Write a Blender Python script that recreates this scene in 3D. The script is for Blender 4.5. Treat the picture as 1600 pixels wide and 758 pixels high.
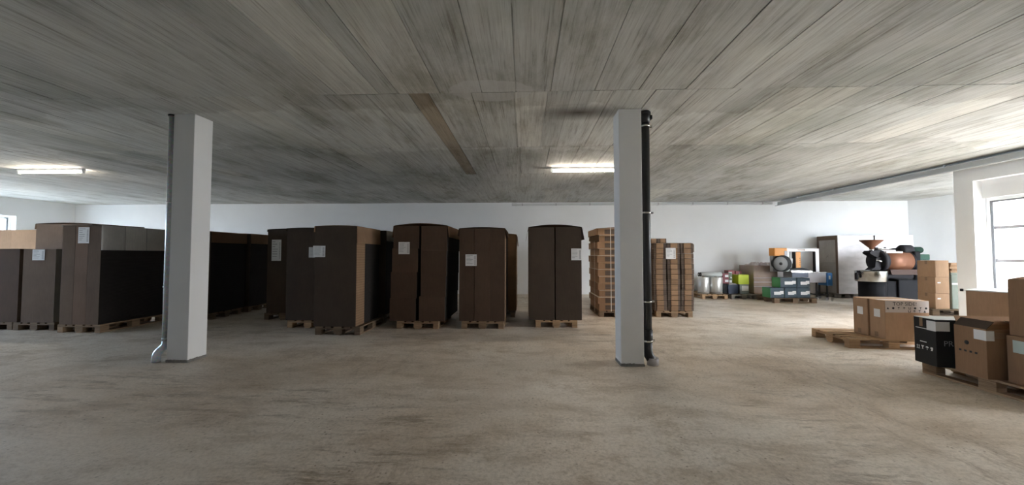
import bpy, bmesh, math, random
from mathutils import Vector, Matrix
random.seed(7)
for o in list(bpy.data.objects): bpy.data.objects.remove(o)
S = bpy.context.scene
C = S.collection
PI = math.pi

# ------------------------------------------------------------------ camera
F_PX, YAW, PITCH, CAMH = 562.0, 0.0352, 0.0344, 1.4
cd = bpy.data.cameras.new('camera'); cam = bpy.data.objects.new('camera', cd); C.objects.link(cam)
cam.location = (0, 0, CAMH); cam.rotation_euler = (PI/2 + PITCH, 0, YAW)
cd.sensor_fit = 'HORIZONTAL'; cd.sensor_width = 36; cd.lens = F_PX/1600*36
cd.clip_start = .05; cd.clip_end = 300
S.camera = cam

# ------------------------------------------------------------------ sky, exposure
W = bpy.data.worlds.new('sky'); S.world = W; W.use_nodes = True
wn = W.node_tree.nodes; wl = W.node_tree.links
_tc = wn.new('ShaderNodeTexCoord'); _sx = wn.new('ShaderNodeSeparateXYZ'); _mr = wn.new('ShaderNodeMapRange'); _mx = wn.new('ShaderNodeMix')
_mr.inputs[1].default_value = -1; _mr.inputs[2].default_value = 1; _mx.data_type = 'RGBA'
_mx.inputs[6].default_value = (.58, .755, 1.0, 1); _mx.inputs[7].default_value = (.94, .96, 1.0, 1)   # bluer sky opposite the sun, whiter towards it
wl.new(_tc.outputs['Generated'], _sx.inputs[0]); wl.new(_sx.outputs[0], _mr.inputs[0]); wl.new(_mr.outputs[0], _mx.inputs[0]); wl.new(_mx.outputs[2], wn['Background'].inputs[0])
wn['Background'].inputs[1].default_value = 12.0
vs = S.view_settings
vs.view_transform = 'Standard'; vs.look = 'None'; vs.gamma = 1; vs.use_curve_mapping = False
vs.exposure = 1.75
S.cycles.max_bounces = 10; S.cycles.diffuse_bounces = 7; S.cycles.glossy_bounces = 4
S.cycles.transmission_bounces = 4; S.cycles.transparent_max_bounces = 8
S.cycles.caustics_reflective = False; S.cycles.caustics_refractive = False

# room sizes
H = 3.283            # ceiling
YB, YF = 12.9, -3.2  # back wall, wall behind the camera
XL, XR, XA = -16.9, 8.91, 13.28   # left wall, right wall, alcove wall
YC = 7.75            # corner where the alcove starts
WT = .36

def portal(loc, rot, sx, sy):
    l = bpy.data.lights.new('window_portal', 'AREA'); l.shape = 'RECTANGLE'; l.size = sx; l.size_y = sy
    l.cycles.is_portal = True
    o = bpy.data.objects.new('window_portal', l); C.objects.link(o); o.location = loc; o.rotation_euler = rot

# ------------------------------------------------------------------ helpers
class MB:
    def __init__(s): s.bm = bmesh.new()
    def _tag(s, verts, mi, smooth=False):
        fs = set(f for v in verts for f in v.link_faces)
        for f in fs:
            f.material_index = mi; f.smooth = smooth
    def box(s, x0, x1, y0, y1, z0, z1, mi=0, rz=0, bev=0):
        r = bmesh.ops.create_cube(s.bm, size=1)
        vs_ = r['verts']
        M = Matrix.Translation(((x0+x1)/2, (y0+y1)/2, (z0+z1)/2)) @ Matrix.Rotation(rz, 4, 'Z') @ Matrix.Diagonal((x1-x0, y1-y0, z1-z0, 1))
        bmesh.ops.transform(s.bm, matrix=M, verts=vs_)
        s._tag(vs_, mi)
        if bev:
            es = list(set(e for v in vs_ for e in v.link_edges))
            bmesh.ops.bevel(s.bm, geom=es, offset=bev, segments=1, affect='EDGES')
        return s
    def boxm(s, M, sx, sy, sz, mi=0):
        vs_ = bmesh.ops.create_cube(s.bm, size=1)['verts']
        bmesh.ops.transform(s.bm, matrix=M @ Matrix.Diagonal((sx, sy, sz, 1)), verts=vs_)
        s._tag(vs_, mi); return s
    def cyl(s, p0, p1, r0, r1=None, n=20, mi=0, caps=True, smooth=True):
        p0, p1 = Vector(p0), Vector(p1); d = p1-p0
        if r1 is None: r1 = r0
        vs_ = bmesh.ops.create_cone(s.bm, cap_ends=caps, segments=n, radius1=r0, radius2=max(r1, 1e-5), depth=d.length)['verts']
        M = Matrix.Translation((p0+p1)/2) @ d.to_track_quat('Z', 'Y').to_matrix().to_4x4()
        bmesh.ops.transform(s.bm, matrix=M, verts=vs_)
        s._tag(vs_, mi)
        if smooth:
            for f in set(f for v in vs_ for f in v.link_faces):
                if len(f.verts) == 4: f.smooth = True
        return s
    def lathe(s, prof, c=(0, 0, 0), n=28, axis='Z', mi=0):
        rings = []
        for r, z in prof:
            ring = []
            for k in range(n):
                a = 2*PI*k/n
                p = (r*math.cos(a), r*math.sin(a), z)
                if axis == 'X': p = (z, p[0], p[1])
                elif axis == 'Y': p = (p[0], z, p[1])
                ring.append(s.bm.verts.new((p[0]+c[0], p[1]+c[1], p[2]+c[2])))
            rings.append(ring)
        for a, b in zip(rings, rings[1:]):
            for k in range(n):
                f = s.bm.faces.new((a[k], a[(k+1) % n], b[(k+1) % n], b[k])); f.smooth = True; f.material_index = mi
        for ring, rr in ((rings[0], prof[0][0]), (rings[-1], prof[-1][0])):
            if rr > 1e-4:
                f = s.bm.faces.new(ring); f.material_index = mi
        return s
    def prism(s, pts, a, b, axis='Y', mi=0):
        """polygon pts in the two other axes, from a to b along axis"""
        def P(u, v, w):
            return {'Y': (u, w, v), 'X': (w, u, v), 'Z': (u, v, w)}[axis]
        A = [s.bm.verts.new(P(u, v, a)) for u, v in pts]
        B = [s.bm.verts.new(P(u, v, b)) for u, v in pts]
        n = len(pts); fs = [s.bm.faces.new(A), s.bm.faces.new(B[::-1])]
        for k in range(n): fs.append(s.bm.faces.new((A[k], B[k], B[(k+1) % n], A[(k+1) % n])))
        for f in fs: f.material_index = mi
        return s
    def tube(s, pts, r, n=14, mi=0):
        pts = [Vector(p) for p in pts]; rings = []
        for i, p in enumerate(pts):
            d = (pts[min(i+1, len(pts)-1)] - pts[max(i-1, 0)]).normalized()
            q = d.to_track_quat('Z', 'Y')
            rings.append([s.bm.verts.new(p + q @ Vector((r*math.cos(2*PI*k/n), r*math.sin(2*PI*k/n), 0))) for k in range(n)])
        for a, b in zip(rings, rings[1:]):
            best = min(range(n), key=lambda o: (a[0].co-b[o].co).length)
            for k in range(n):
                f = s.bm.faces.new((a[k], a[(k+1) % n], b[(k+1+best) % n], b[(k+best) % n])); f.smooth = True; f.material_index = mi
        for r_ in (rings[0], rings[-1]):
            f = s.bm.faces.new(r_); f.material_index = mi
        return s
    def sheet(s, prof, y0, y1, t, mi=0):
        """thin bent sheet: profile of (x,z), swept in y, thickness t downward"""
        a = [s.bm.verts.new((x, y0, z)) for x, z in prof]; b = [s.bm.verts.new((x, y1, z)) for x, z in prof]
        fs = [s.bm.faces.new((a[i], a[i+1], b[i+1], b[i])) for i in range(len(prof)-1)]
        for f in fs: f.material_index = mi
        r = bmesh.ops.solidify(s.bm, geom=fs, thickness=t)
        return s
    def mesh(s, name, mats):
        bmesh.ops.recalc_face_normals(s.bm, faces=s.bm.faces[:])
        me = bpy.data.meshes.new(name); s.bm.to_mesh(me); s.bm.free()
        for m in (mats if isinstance(mats, (list, tuple)) else [mats]): me.materials.append(m)
        return me
    def build(s, name, mats, parent=None, loc=None):
        return link(name, s.mesh(name, mats), parent, loc)

def link(name, me, parent=None, loc=None):
    o = bpy.data.objects.new(name, me); C.objects.link(o)
    if parent: o.parent = parent
    if loc: o.location = loc
    return o
def tag(o, label=None, cat=None, group=None, kind=None):
    if label: o['label'] = label
    if cat: o['category'] = cat
    if group: o['group'] = group
    if kind: o['kind'] = kind
    return o
def thing(name, label, cat, loc=(0, 0, 0), rz=0, group=None):
    o = bpy.data.objects.new(name, None); C.objects.link(o); o.empty_display_size = .1
    o.location = loc; o.rotation_euler = (0, 0, rz)
    return tag(o, label, cat, group)
def copy_tree(o, parent=None):
    c = o.copy(); C.objects.link(c); c.parent = parent
    for ch in list(o.children): copy_tree(ch, c)
    return c
def struct(name, mb, mat, parent=None):
    o = mb.build(name, mat, parent)
    if not parent: o['kind'] = 'structure'
    return o
def text_part(txt, size, mat, parent, M, name='lettering', ext=.0004):
    cu = bpy.data.curves.new('txt', 'FONT'); cu.body = txt; cu.size = size; cu.extrude = ext
    cu.align_x = 'CENTER'; cu.align_y = 'CENTER'; cu.resolution_u = 2
    to = bpy.data.objects.new('txt', cu); C.objects.link(to)
    dg = bpy.context.evaluated_depsgraph_get()
    me = bpy.data.meshes.new_from_object(to.evaluated_get(dg)); me.name = name
    bpy.data.objects.remove(to); bpy.data.curves.remove(cu)
    me.transform(M); me.materials.clear(); me.materials.append(mat)
    return link(name, me, parent)

# ------------------------------------------------------------------ materials
def mat(name, col, rough=.7, metal=0, spec=.5):
    m = bpy.data.materials.new(name); m.use_nodes = True
    b = m.node_tree.nodes['Principled BSDF']
    b.inputs['Base Color'].default_value = (*col, 1); b.inputs['Roughness'].default_value = rough
    b.inputs['Metallic'].default_value = metal; b.inputs['Specular IOR Level'].default_value = spec
    return m
def N(m, t, **kw):
    n = m.node_tree.nodes.new(t)
    for k, v in kw.items():
        if k.startswith('i_'): n.inputs[k[2:].replace('_', ' ')].default_value = v
        else: setattr(n, k, v)
    return n
def L(m, a, b): m.node_tree.links.new(a, b)
def coords(m, scale=(1, 1, 1), kind='Object', obj_jitter=False, rot=(0, 0, 0)):
    tc = N(m, 'ShaderNodeTexCoord'); mp = N(m, 'ShaderNodeMapping'); mp.inputs['Scale'].default_value = scale
    mp.inputs['Rotation'].default_value = rot
    L(m, tc.outputs[kind], mp.inputs[0])
    if obj_jitter:
        oi = N(m, 'ShaderNodeObjectInfo'); mu = N(m, 'ShaderNodeMath', operation='MULTIPLY'); mu.inputs[1].default_value = 37
        L(m, oi.outputs['Random'], mu.inputs[0])
        cx = N(m, 'ShaderNodeCombineXYZ')
        for k in range(3): L(m, mu.outputs[0], cx.inputs[k])
        L(m, cx.outputs[0], mp.inputs['Location'])
    return mp.outputs[0]
def noise(m, vec, scale, detail=4, rough=.6):
    n = N(m, 'ShaderNodeTexNoise'); n.inputs['Scale'].default_value = scale; n.inputs['Detail'].default_value = detail
    n.inputs['Roughness'].default_value = rough; L(m, vec, n.inputs['Vector']); return n.outputs['Fac']
def ramp(m, fac, stops):
    r = N(m, 'ShaderNodeValToRGB'); e = r.color_ramp.elements
    while len(e) < len(stops): e.new(.5)
    for k, (p, c) in enumerate(stops):
        e[k].position = p; e[k].color = (*c, 1) if len(c) == 3 else c
    L(m, fac, r.inputs[0]); return r.outputs[0]
def mix(m, fac, a, b, mode='MIX'):
    n = N(m, 'ShaderNodeMix', data_type='RGBA', blend_type=mode)
    for sock, v in ((n.inputs[0], fac), (n.inputs[6], a), (n.inputs[7], b)):
        if isinstance(v, (int, float)): sock.default_value = v
        elif isinstance(v, tuple): sock.default_value = (*v, 1)
        else: L(m, v, sock)
    return n.outputs[2]
def bump(m, h, strength=.3, dist=.01):
    b = N(m, 'ShaderNodeBump'); b.inputs['Strength'].default_value = strength; b.inputs['Distance'].default_value = dist
    L(m, h, b.inputs['Height']); L(m, b.outputs[0], m.node_tree.nodes['Principled BSDF'].inputs['Normal'])
def base(m, c): L(m, c, m.node_tree.nodes['Principled BSDF'].inputs['Base Color'])
def obj_tint(m, c, lo, hi):
    oi = N(m, 'ShaderNodeObjectInfo'); mr = N(m, 'ShaderNodeMapRange'); mr.inputs[3].default_value = lo; mr.inputs[4].default_value = hi
    L(m, oi.outputs['Random'], mr.inputs[0])
    cx = N(m, 'ShaderNodeCombineXYZ')
    for k in range(3): L(m, mr.outputs[0], cx.inputs[k])
    return mix(m, 1.0, c, cx.outputs[0], 'MULTIPLY')

def m_floor():
    m = mat('screed_floor', (.5, .45, .4), .5, 0, .5)
    v0 = coords(m)
    # warp the coordinates so no mark runs ruler-straight
    wp = N(m, 'ShaderNodeTexNoise'); wp.inputs['Scale'].default_value = .7; wp.inputs['Detail'].default_value = 3; L(m, v0, wp.inputs['Vector'])
    va = N(m, 'ShaderNodeVectorMath', operation='MULTIPLY_ADD'); va.inputs[1].default_value = (.3, .3, 0)
    L(m, wp.outputs['Color'], va.inputs[0]); L(m, v0, va.inputs[2]); v = va.outputs[0]
    def vmap(sc, rz):
        mp = N(m, 'ShaderNodeMapping'); mp.inputs['Scale'].default_value = sc; mp.inputs['Rotation'].default_value = (0, 0, rz)
        L(m, v, mp.inputs[0]); return mp.outputs[0]
    big = noise(m, v, .35, 6, .62); mid = noise(m, vmap((1, 2.2, 1), .5), 1.1, 7, .72); fine = noise(m, v0, 34, 6, .78)
    c = ramp(m, big, [(.30, (.57, .465, .355)), (.45, (.715, .63, .535)), (.6, (.80, .745, .67)), (.78, (.68, .605, .52))])
    c = mix(m, .75, c, ramp(m, mid, [(.36, (.66, .60, .52)), (.5, (.95, .93, .90)), (.66, (1.06, 1.06, 1.05))]), 'MULTIPLY')
    def marks(c, sc, rz, seed, col, amount):
        """drag marks that only show inside worn patches"""
        st = noise(m, vmap(sc, rz), 1.7, 9, .84)
        st = ramp(m, st, [(.40, (1, 1, 1)), (.50, (0, 0, 0))])
        pa = ramp(m, noise(m, coords(m, (1, 1, 1), rot=(0, 0, seed)), .42, 4, .55), [(.49, (.03,)*3), (.60, (amount,)*3)])
        k = N(m, 'ShaderNodeMath', operation='MULTIPLY'); L(m, st, k.inputs[0]); L(m, pa, k.inputs[1])
        return mix(m, k.outputs[0], c, col)
    c = marks(c, (.8, 4.0, 1), .12, .6, (.27, .21, .145), .8)
    c = marks(c, (3.6, .9, 1), -.45, 2.1, (.34, .26, .185), .65)
    c = marks(c, (2.0, 2.6, 1), .9, 1.3, (.42, .33, .23), .6)
    sp = N(m, 'ShaderNodeTexVoronoi'); sp.inputs['Scale'].default_value = 19; L(m, v, sp.inputs['Vector'])
    spm = ramp(m, sp.outputs['Distance'], [(.10, (1, 1, 1)), (.2, (0, 0, 0))])
    pm = ramp(m, noise(m, v0, 1.1, 5, .7), [(.47, (0, 0, 0)), (.60, (1, 1, 1))])
    mk = N(m, 'ShaderNodeMath', operation='MULTIPLY'); L(m, spm, mk.inputs[0]); L(m, pm, mk.inputs[1])
    c = mix(m, mk.outputs[0], c, (.24, .18, .12))
    c = mix(m, .6, c, ramp(m, fine, [(.35, (.58, .55, .5)), (.55, (1.04, 1.04, 1.04))]), 'MULTIPLY')
    base(m, c)
    L(m, ramp(m, mid, [(.3, (.6,)*3), (.7, (.4,)*3)]), m.node_tree.nodes['Principled BSDF'].inputs['Roughness'])
    bump(m, fine, .4, .006)
    return m
def m_ceiling(name='board_marked_concrete', col=(.54, .55, .54), tint=(.94, 1.05)):
    m = mat(name, col, .8, 0, .25)
    v = coords(m, (1, 1, 1), 'Object')
    grain = noise(m, coords(m, (13, .5, 1), obj_jitter=True), 1.5, 7, .74)
    fibre = noise(m, coords(m, (70, 1.6, 1), obj_jitter=True), 1.0, 4, .7)
    cloud = noise(m, v, .36, 5, .6); blot = noise(m, coords(m, (1.5, .55, 1)), 1.0, 7, .7)
    c = mix(m, 1.0, col, ramp(m, cloud, [(.34, (.74, .755, .72)), (.5, (1, 1, 1)), (.66, (1.1, 1.09, 1.07))]), 'MULTIPLY')
    c = mix(m, .9, c, ramp(m, blot, [(.36, (.68, .66, .61)), (.48, (1, 1, 1)), (.66, (1.15, 1.15, 1.14))]), 'MULTIPLY')
    c = mix(m, .9, c, ramp(m, grain, [(.33, (.55, .52, .48)), (.43, (.9, .89, .87)), (.58, (1.04, 1.04, 1.03)), (.72, (1.12, 1.12, 1.1))]), 'MULTIPLY')
    c = mix(m, .7, c, ramp(m, fibre, [(.33, (.55, .53, .5)), (.44, (.95, .95, .94)), (.6, (1.05, 1.05, 1.05))]), 'MULTIPLY')
    # cement skim along the panel joints, with a ragged edge
    sx = N(m, 'ShaderNodeSeparateXYZ'); L(m, v, sx.inputs[0])
    ma = N(m, 'ShaderNodeMath', operation='MULTIPLY_ADD'); ma.inputs[1].default_value = 2.4
    L(m, noise(m, coords(m, (.55, .3, 1)), 1.0, 7, .62), ma.inputs[0]); L(m, sx.outputs[1], ma.inputs[2])
    mr = N(m, 'ShaderNodeMapRange'); mr.inputs[1].default_value = 3; mr.inputs[2].default_value = 10.2; L(m, ma.outputs[0], mr.inputs[0])
    c = mix(m, 1.0, c, ramp(m, mr.outputs[0], [(.0, (.97, .97, .96)), (.385, (.93, .92, .90)), (.389, (1.12, 1.12, 1.11)), (.62, (1.06, 1.06, 1.05)), (.625, (.9, .9, .89)), (1, (.98, .98, .98))]), 'MULTIPLY')
    # form-oil smudge near a column head
    mp = N(m, 'ShaderNodeMapping', vector_type='TEXTURE'); mp.inputs['Location'].default_value = (.72, 4.72, 3.28); mp.inputs['Scale'].default_value = (.75, .30, 1)
    L(m, v, mp.inputs[0]); g = N(m, 'ShaderNodeTexGradient', gradient_type='SPHERICAL'); L(m, mp.outputs[0], g.inputs[0])
    c = mix(m, g.outputs['Fac'], c, (.12, .105, .09))
    mp2 = N(m, 'ShaderNodeMapping', vector_type='TEXTURE'); mp2.inputs['Location'].default_value = (-.38, 4.06, 3.28); mp2.inputs['Scale'].default_value = (.62, .34, 1)
    L(m, v, mp2.inputs[0]); g2 = N(m, 'ShaderNodeTexGradient', gradient_type='SPHERICAL'); L(m, mp2.outputs[0], g2.inputs[0])
    ad = N(m, 'ShaderNodeMath', operation='MULTIPLY_ADD'); ad.inputs[1].default_value = .35; L(m, noise(m, v, 6, 5, .6), ad.inputs[0]); L(m, g2.outputs['Fac'], ad.inputs[2])
    c = mix(m, ramp(m, ad.outputs[0], [(.36, (0, 0, 0)), (.41, (.6,)*3)]), c, (.60, .60, .58))   # skim patch
    c = obj_tint(m, c, *tint)
    base(m, c); bump(m, grain, .3, .006)
    return m
def m_wall(name, col):
    m = mat(name, col, .75, 0, .3)
    v = coords(m)
    base(m, mix(m, .5, col, ramp(m, noise(m, v, .8, 5), [(.3, (.93, .93, .93)), (.7, (1.03, 1.03, 1.03))]), 'MULTIPLY'))
    bump(m, noise(m, v, 90, 4), .15, .003)
    return m
def m_card(name, col, tint=(.88, 1.12), stripe=0, rough=.85):
    m = mat(name, col, rough, 0, .2)
    v = coords(m, (1, 1, 1), 'Object', True)
    c = mix(m, .6, col, ramp(m, noise(m, v, 2.2, 5, .65), [(.3, (.8, .79, .78)), (.7, (1.12, 1.11, 1.1))]), 'MULTIPLY')
    c = mix(m, .4, c, ramp(m, noise(m, coords(m, (60, 60, 6)), 1, 3), [(.3, (.82, .81, .8)), (.7, (1.1, 1.1, 1.1))]), 'MULTIPLY')
    if stripe:
        w = N(m, 'ShaderNodeTexWave', wave_type='BANDS', bands_direction='Z'); w.inputs['Scale'].default_value = stripe
        w.inputs['Distortion'].default_value = .6; w.inputs['Detail'].default_value = 2
        L(m, coords(m), w.inputs['Vector'])
        c = mix(m, .3, c, ramp(m, w.outputs['Fac'], [(.2, (.5, .48, .45)), (.6, (1.1, 1.1, 1.1))]), 'MULTIPLY')
        bump(m, w.outputs['Fac'], .4, .004)
    base(m, obj_tint(m, c, *tint))
    return m
def m_wood(name, col, ax=(2, 2, 30)):
    m = mat(name, col, .8, 0, .2)
    g = noise(m, coords(m, ax, obj_jitter=True), 2, 6, .7)
    c = mix(m, .9, col, ramp(m, g, [(.28, (.45, .4, .35)), (.5, (.95, .93, .9)), (.75, (1.2, 1.18, 1.12))]), 'MULTIPLY')
    base(m, obj_tint(m, c, .72, 1.18)); bump(m, g, .3, .003)
    return m
def m_film(name, col, alpha, rough=.22):
    m = mat(name, col, rough, 0, .6)
    b = m.node_tree.nodes['Principled BSDF']
    n1 = noise(m, coords(m, (1, 1, 2.5), obj_jitter=True), 2.2, 4, .55)
    mr = N(m, 'ShaderNodeMapRange'); mr.inputs[1].default_value = .3; mr.inputs[2].default_value = .75
    mr.inputs[3].default_value = alpha*.85; mr.inputs[4].default_value = min(1, alpha*1.2)
    L(m, n1, mr.inputs[0]); L(m, mr.outputs[0], b.inputs['Alpha'])
    bump(m, n1, .35, .02)
    return m
def m_galv():
    m = mat('galvanised_steel', (.62, .65, .68), .38, .55)
    v = N(m, 'ShaderNodeTexVoronoi'); v.inputs['Scale'].default_value = 45; L(m, coords(m), v.inputs['Vector'])
    base(m, mix(m, .35, (.6, .63, .66), v.outputs['Color'], 'SOFT_LIGHT'))
    return m

FLOOR = m_floor(); CEIL = m_ceiling(); CEIL_BROWN = m_ceiling('wood_stained_concrete', (.36, .31, .25), (.95, 1.0))
CEIL_PALE = m_ceiling('pale_concrete', (.62, .62, .595), (.95, 1.05))
WALL = m_wall('white_wall_paint', (.80, .81, .81)); WALLG = m_wall('grey_wall_plaster', (.25, .25, .245))
COLM = m_wall('white_column_paint', (.74, .74, .73))
MORTAR = m_wall('raw_mortar', (.23, .22, .20))
FRAME = mat('white_window_frame', (.78, .8, .8), .35); SEAL = mat('grey_window_seal', (.16, .17, .18), .5)
GLASS = mat('window_glass', (.9, .95, .95), .02)
_b = GLASS.node_tree.nodes['Principled BSDF']; _b.inputs['Alpha'].default_value = .10
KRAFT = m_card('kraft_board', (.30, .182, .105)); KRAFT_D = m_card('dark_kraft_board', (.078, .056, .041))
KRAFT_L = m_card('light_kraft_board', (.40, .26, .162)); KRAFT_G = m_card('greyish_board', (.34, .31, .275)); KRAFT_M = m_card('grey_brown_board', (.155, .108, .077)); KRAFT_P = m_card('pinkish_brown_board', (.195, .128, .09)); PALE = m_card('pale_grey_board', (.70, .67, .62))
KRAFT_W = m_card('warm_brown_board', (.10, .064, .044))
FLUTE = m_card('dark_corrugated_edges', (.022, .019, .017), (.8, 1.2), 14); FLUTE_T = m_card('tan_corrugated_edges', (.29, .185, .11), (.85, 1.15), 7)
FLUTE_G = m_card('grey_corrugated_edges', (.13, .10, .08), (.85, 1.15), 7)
INSIDE = m_card('carton_inside', (.30, .2, .12))
PAPER = mat('white_label_paper', (.78, .78, .78), .7); INK = mat('black_print', (.03, .03, .03), .7)
GREYINK = mat('grey_print', (.3, .3, .31), .7); WHITEINK = mat('white_print', (.75, .75, .75), .6)
WOOD = m_wood('pallet_wood', (.46, .31, .185)); WOOD_D = m_wood('old_pallet_wood', (.21, .15, .10)); WOOD_G = m_wood('weathered_pallet_wood', (.24, .22, .195))
WOOD_M = m_wood('used_pallet_wood', (.33, .23, .145))
GALV = m_galv(); STEEL = mat('stainless_steel', (.62, .61, .58), .22, 1); SILV = mat('silver_film_roll', (.68, .68, .66), .3, .55)
BLACKP = mat('black_plastic_pipe', (.018, .019, .021), .45); BLACK = mat('black_enamel', (.008, .008, .009), .7, 0, .12)
BLACKC = m_card('black_box_print', (.022, .023, .024), (.95, 1.05), 0, .6)
COPPER = mat('copper_sheet', (.18, .078, .042), .5, .3, .3); IRON = mat('cast_iron', (.018, .016, .018), .6, 0, .18)
GREENM = mat('green_motor_paint', (.028, .06, .043), .6, 0, .15)
ORANGE = mat('orange_paint', (.75, .30, .03), .45); MWHITE = mat('white_machine_paint', (.85, .85, .84), .4); MGREY = mat('grey_machine_paint', (.40, .39, .40), .45)
BLUE = mat('blue_machine_paint', (.04, .17, .42), .45); RUBBER = mat('black_rubber', (.02, .02, .02), .7)
CONDUIT = mat('pale_grey_conduit', (.56, .58, .58), .45); TRAYM = mat('grey_cable_duct', (.46, .49, .50), .5)
FILM = m_film('stretch_film', (.88, .85, .85), .78); FILM_C = m_film('clear_wrap', (.8, .8, .82), .07, .12); CRINKLE = m_film('crinkled_film', (.85, .78, .75), .55, .15)
MAROON = mat('maroon_pack', (.20, .02, .025), .4); DGREEN = mat('dark_green_pack', (.06, .10, .05), .4); NAVY = mat('navy_pack', (.02, .035, .07), .4)
LIME = mat('lime_pack', (.50, .60, .02), .4); GREYPK = mat('grey_green_pack', (.22, .25, .24), .5); GREENPK = mat('bright_green_pack', (.03, .30, .07), .4)
TEALPK = mat('teal_blue_pack', (.02, .05, .075), .6, 0, .2); SAGE = m_card('sage_green_board', (.27, .31, .27), (.95, 1.05)); TAPE = mat('brown_packing_tape', (.24, .15, .085), .3)
STRAP = mat('white_strapping_band', (.7, .66, .58), .5)
LAMPM = bpy.data.materials.new('fluorescent_tube'); LAMPM.use_nodes = True
_n = LAMPM.node_tree.nodes; _e = _n.new('ShaderNodeEmission'); _e.inputs[0].default_value = (1, .88, .74, 1); _e.inputs[1].default_value = 34
LAMPM.node_tree.links.new(_e.outputs[0], _n['Material Output'].inputs[0])

# ------------------------------------------------------------------ room shell
def wall_with_holes(name, axis, pos, t, a0, a1, z0, z1, holes, m):
    """axis 'X': wall plane x=pos..pos+t spanning y; axis 'Y': y=pos..pos+t spanning x. holes: (a,b,z,z)"""
    mb = MB()
    def put(a, b, za, zb):
        if b-a < 1e-4 or zb-za < 1e-4: return
        if axis == 'X': mb.box(min(pos, pos+t), max(pos, pos+t), a, b, za, zb)
        else: mb.box(a, b, min(pos, pos+t), max(pos, pos+t), za, zb)
    cur = a0
    for (a, b, za, zb) in sorted(holes):
        put(cur, a, z0, z1); put(a, b, z0, za); put(a, b, zb, z1); cur = b
    put(cur, a1, z0, z1)
    return struct(name, mb, m)

struct('floor', MB().box(XL-WT, XA+WT, YF-WT, YB+WT, -.25, 0), FLOOR)
struct('wall_back', MB().box(XL-WT, XA+WT, YB, YB+.3, 0, H+.2), WALL)
LW = [(9.5, 11.34, .9, 2.69), (4.6, 7.4, .9, 2.69), (1.4, 3.9, .9, 2.69)]
RW = [(4.9, 7.43, .12, 2.87), (1.4, 3.2, .12, 2.87)]
AW = [(11.0, 13.1, .05, 3.0)]
wall_with_holes('wall_left', 'X', XL, -WT, YF, YB, 0, H+.2, LW, WALL)
wall_with_holes('wall_right', 'X', XR, WT, YF, YC, 0, H+.2, RW, WALL)
wall_with_holes('wall_alcove_front', 'Y', YC-WT, WT, XR+WT, XA, 0, H+.2, AW, WALL)
struct('wall_alcove_right', MB().box(XA, XA+WT, YC-WT, YB, 0, H+.2), WALL)
struct('wall_front', MB().box(XL-WT, XR+WT, YF-WT, YF, 0, H+.2), WALLG)
og = MB().box(-60, XL-WT-.01, -40, 50, -.3, -.02).box(XR+WT+.01, 60, -40, YC-WT-.02, -.3, -.02)
struct('ground_outside', og, m_wall('pale_outdoor_paving', (.5, .5, .48)))

wi = 0
def window(axis, pos, a0, a1, z0, z1, bars, mull, shutter=0):
    """framed window; glass in plane pos"""
    global wi; wi += 1
    root = bpy.data.objects.new('window_%d' % wi, None); C.objects.link(root); root['kind'] = 'structure'
    def bx(mb, a, b, za, zb, d0, d1):
        if axis == 'X': mb.box(pos+d0, pos+d1, a, b, za, zb)
        else: mb.box(a, b, pos+d0, pos+d1, za, zb)
    if shutter:
        mb = MB(); bx(mb, a0, a1, z1, z1+shutter, -.10, .10); mb.build('shutter_box', WALL, root)
    for (a, b, za, zb) in ((a0, a1, z1-.06, z1), (a0, a1, z0, z0+.06), (a0, a0+.06, z0+.06, z1-.06), (a1-.06, a1, z0+.06, z1-.06)):
        mb = MB(); bx(mb, a, b, za, zb, -.04, .04); mb.build('frame_rail', FRAME, root)
    mb = MB()
    for (a, b, za, zb) in ((a0+.06, a1-.06, z1-.09, z1-.06), (a0+.06, a1-.06, z0+.06, z0+.09), (a0+.06, a0+.10, z0+.09, z1-.09), (a1-.10, a1-.06, z0+.09, z1-.09)):
        bx(mb, a, b, za, zb, -.03, .03)
    mb.build('seal', SEAL, root)
    xs = [a0+.10+(a1-a0-.20)*k/mull for k in range(mull+1)]
    for x in xs[1:-1]:
        mb = MB(); bx(mb, x-.05, x+.05, z0+.09, z1-.09, -.04, .04); mb.build('mullion', FRAME, root)
    zs = [z0+.09]+bars+[z1-.09]
    for x, x2 in zip(xs, xs[1:]):
        l, r = (x if x == xs[0] else x+.05), (x2 if x2 == xs[-1] else x2-.05)
        for za, zb in zip(zs, zs[1:]):
            mb = MB(); bx(mb, l, r, za+(.03 if za != zs[0] else 0), zb-(.03 if zb != zs[-1] else 0), -.006, .006); mb.build('pane', GLASS, root)
        for z in bars:
            mb = MB(); bx(mb, l, r, z-.03, z+.03, -.015, .015); mb.build('glazing_bar', MGREY, root)
    return root
for a, b, za, zb in RW: window('X', XR+.27, a, b, za, 2.52, [1.29, 1.93], 1, zb-2.52)
for a, b, za, zb in LW: window('X', XL-.22, a, b, za, zb, [], 2)
for a, b, za, zb in AW: window('Y', YC-.25, a, b, za, zb, [1.5], 2)
for a, b, za, zb in RW: portal((XR+WT+.05, (a+b)/2, (za+2.52)/2), (0, PI/2, 0), 2.4, b-a)
for a, b, za, zb in LW: portal((XL-WT-.05, (a+b)/2, (za+zb)/2), (0, -PI/2, 0), zb-za, b-a)
for a, b, za, zb in AW: portal(((a+b)/2, YC-WT-.05, (za+zb)/2), (PI/2, 0, 0), b-a, zb-za)

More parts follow.
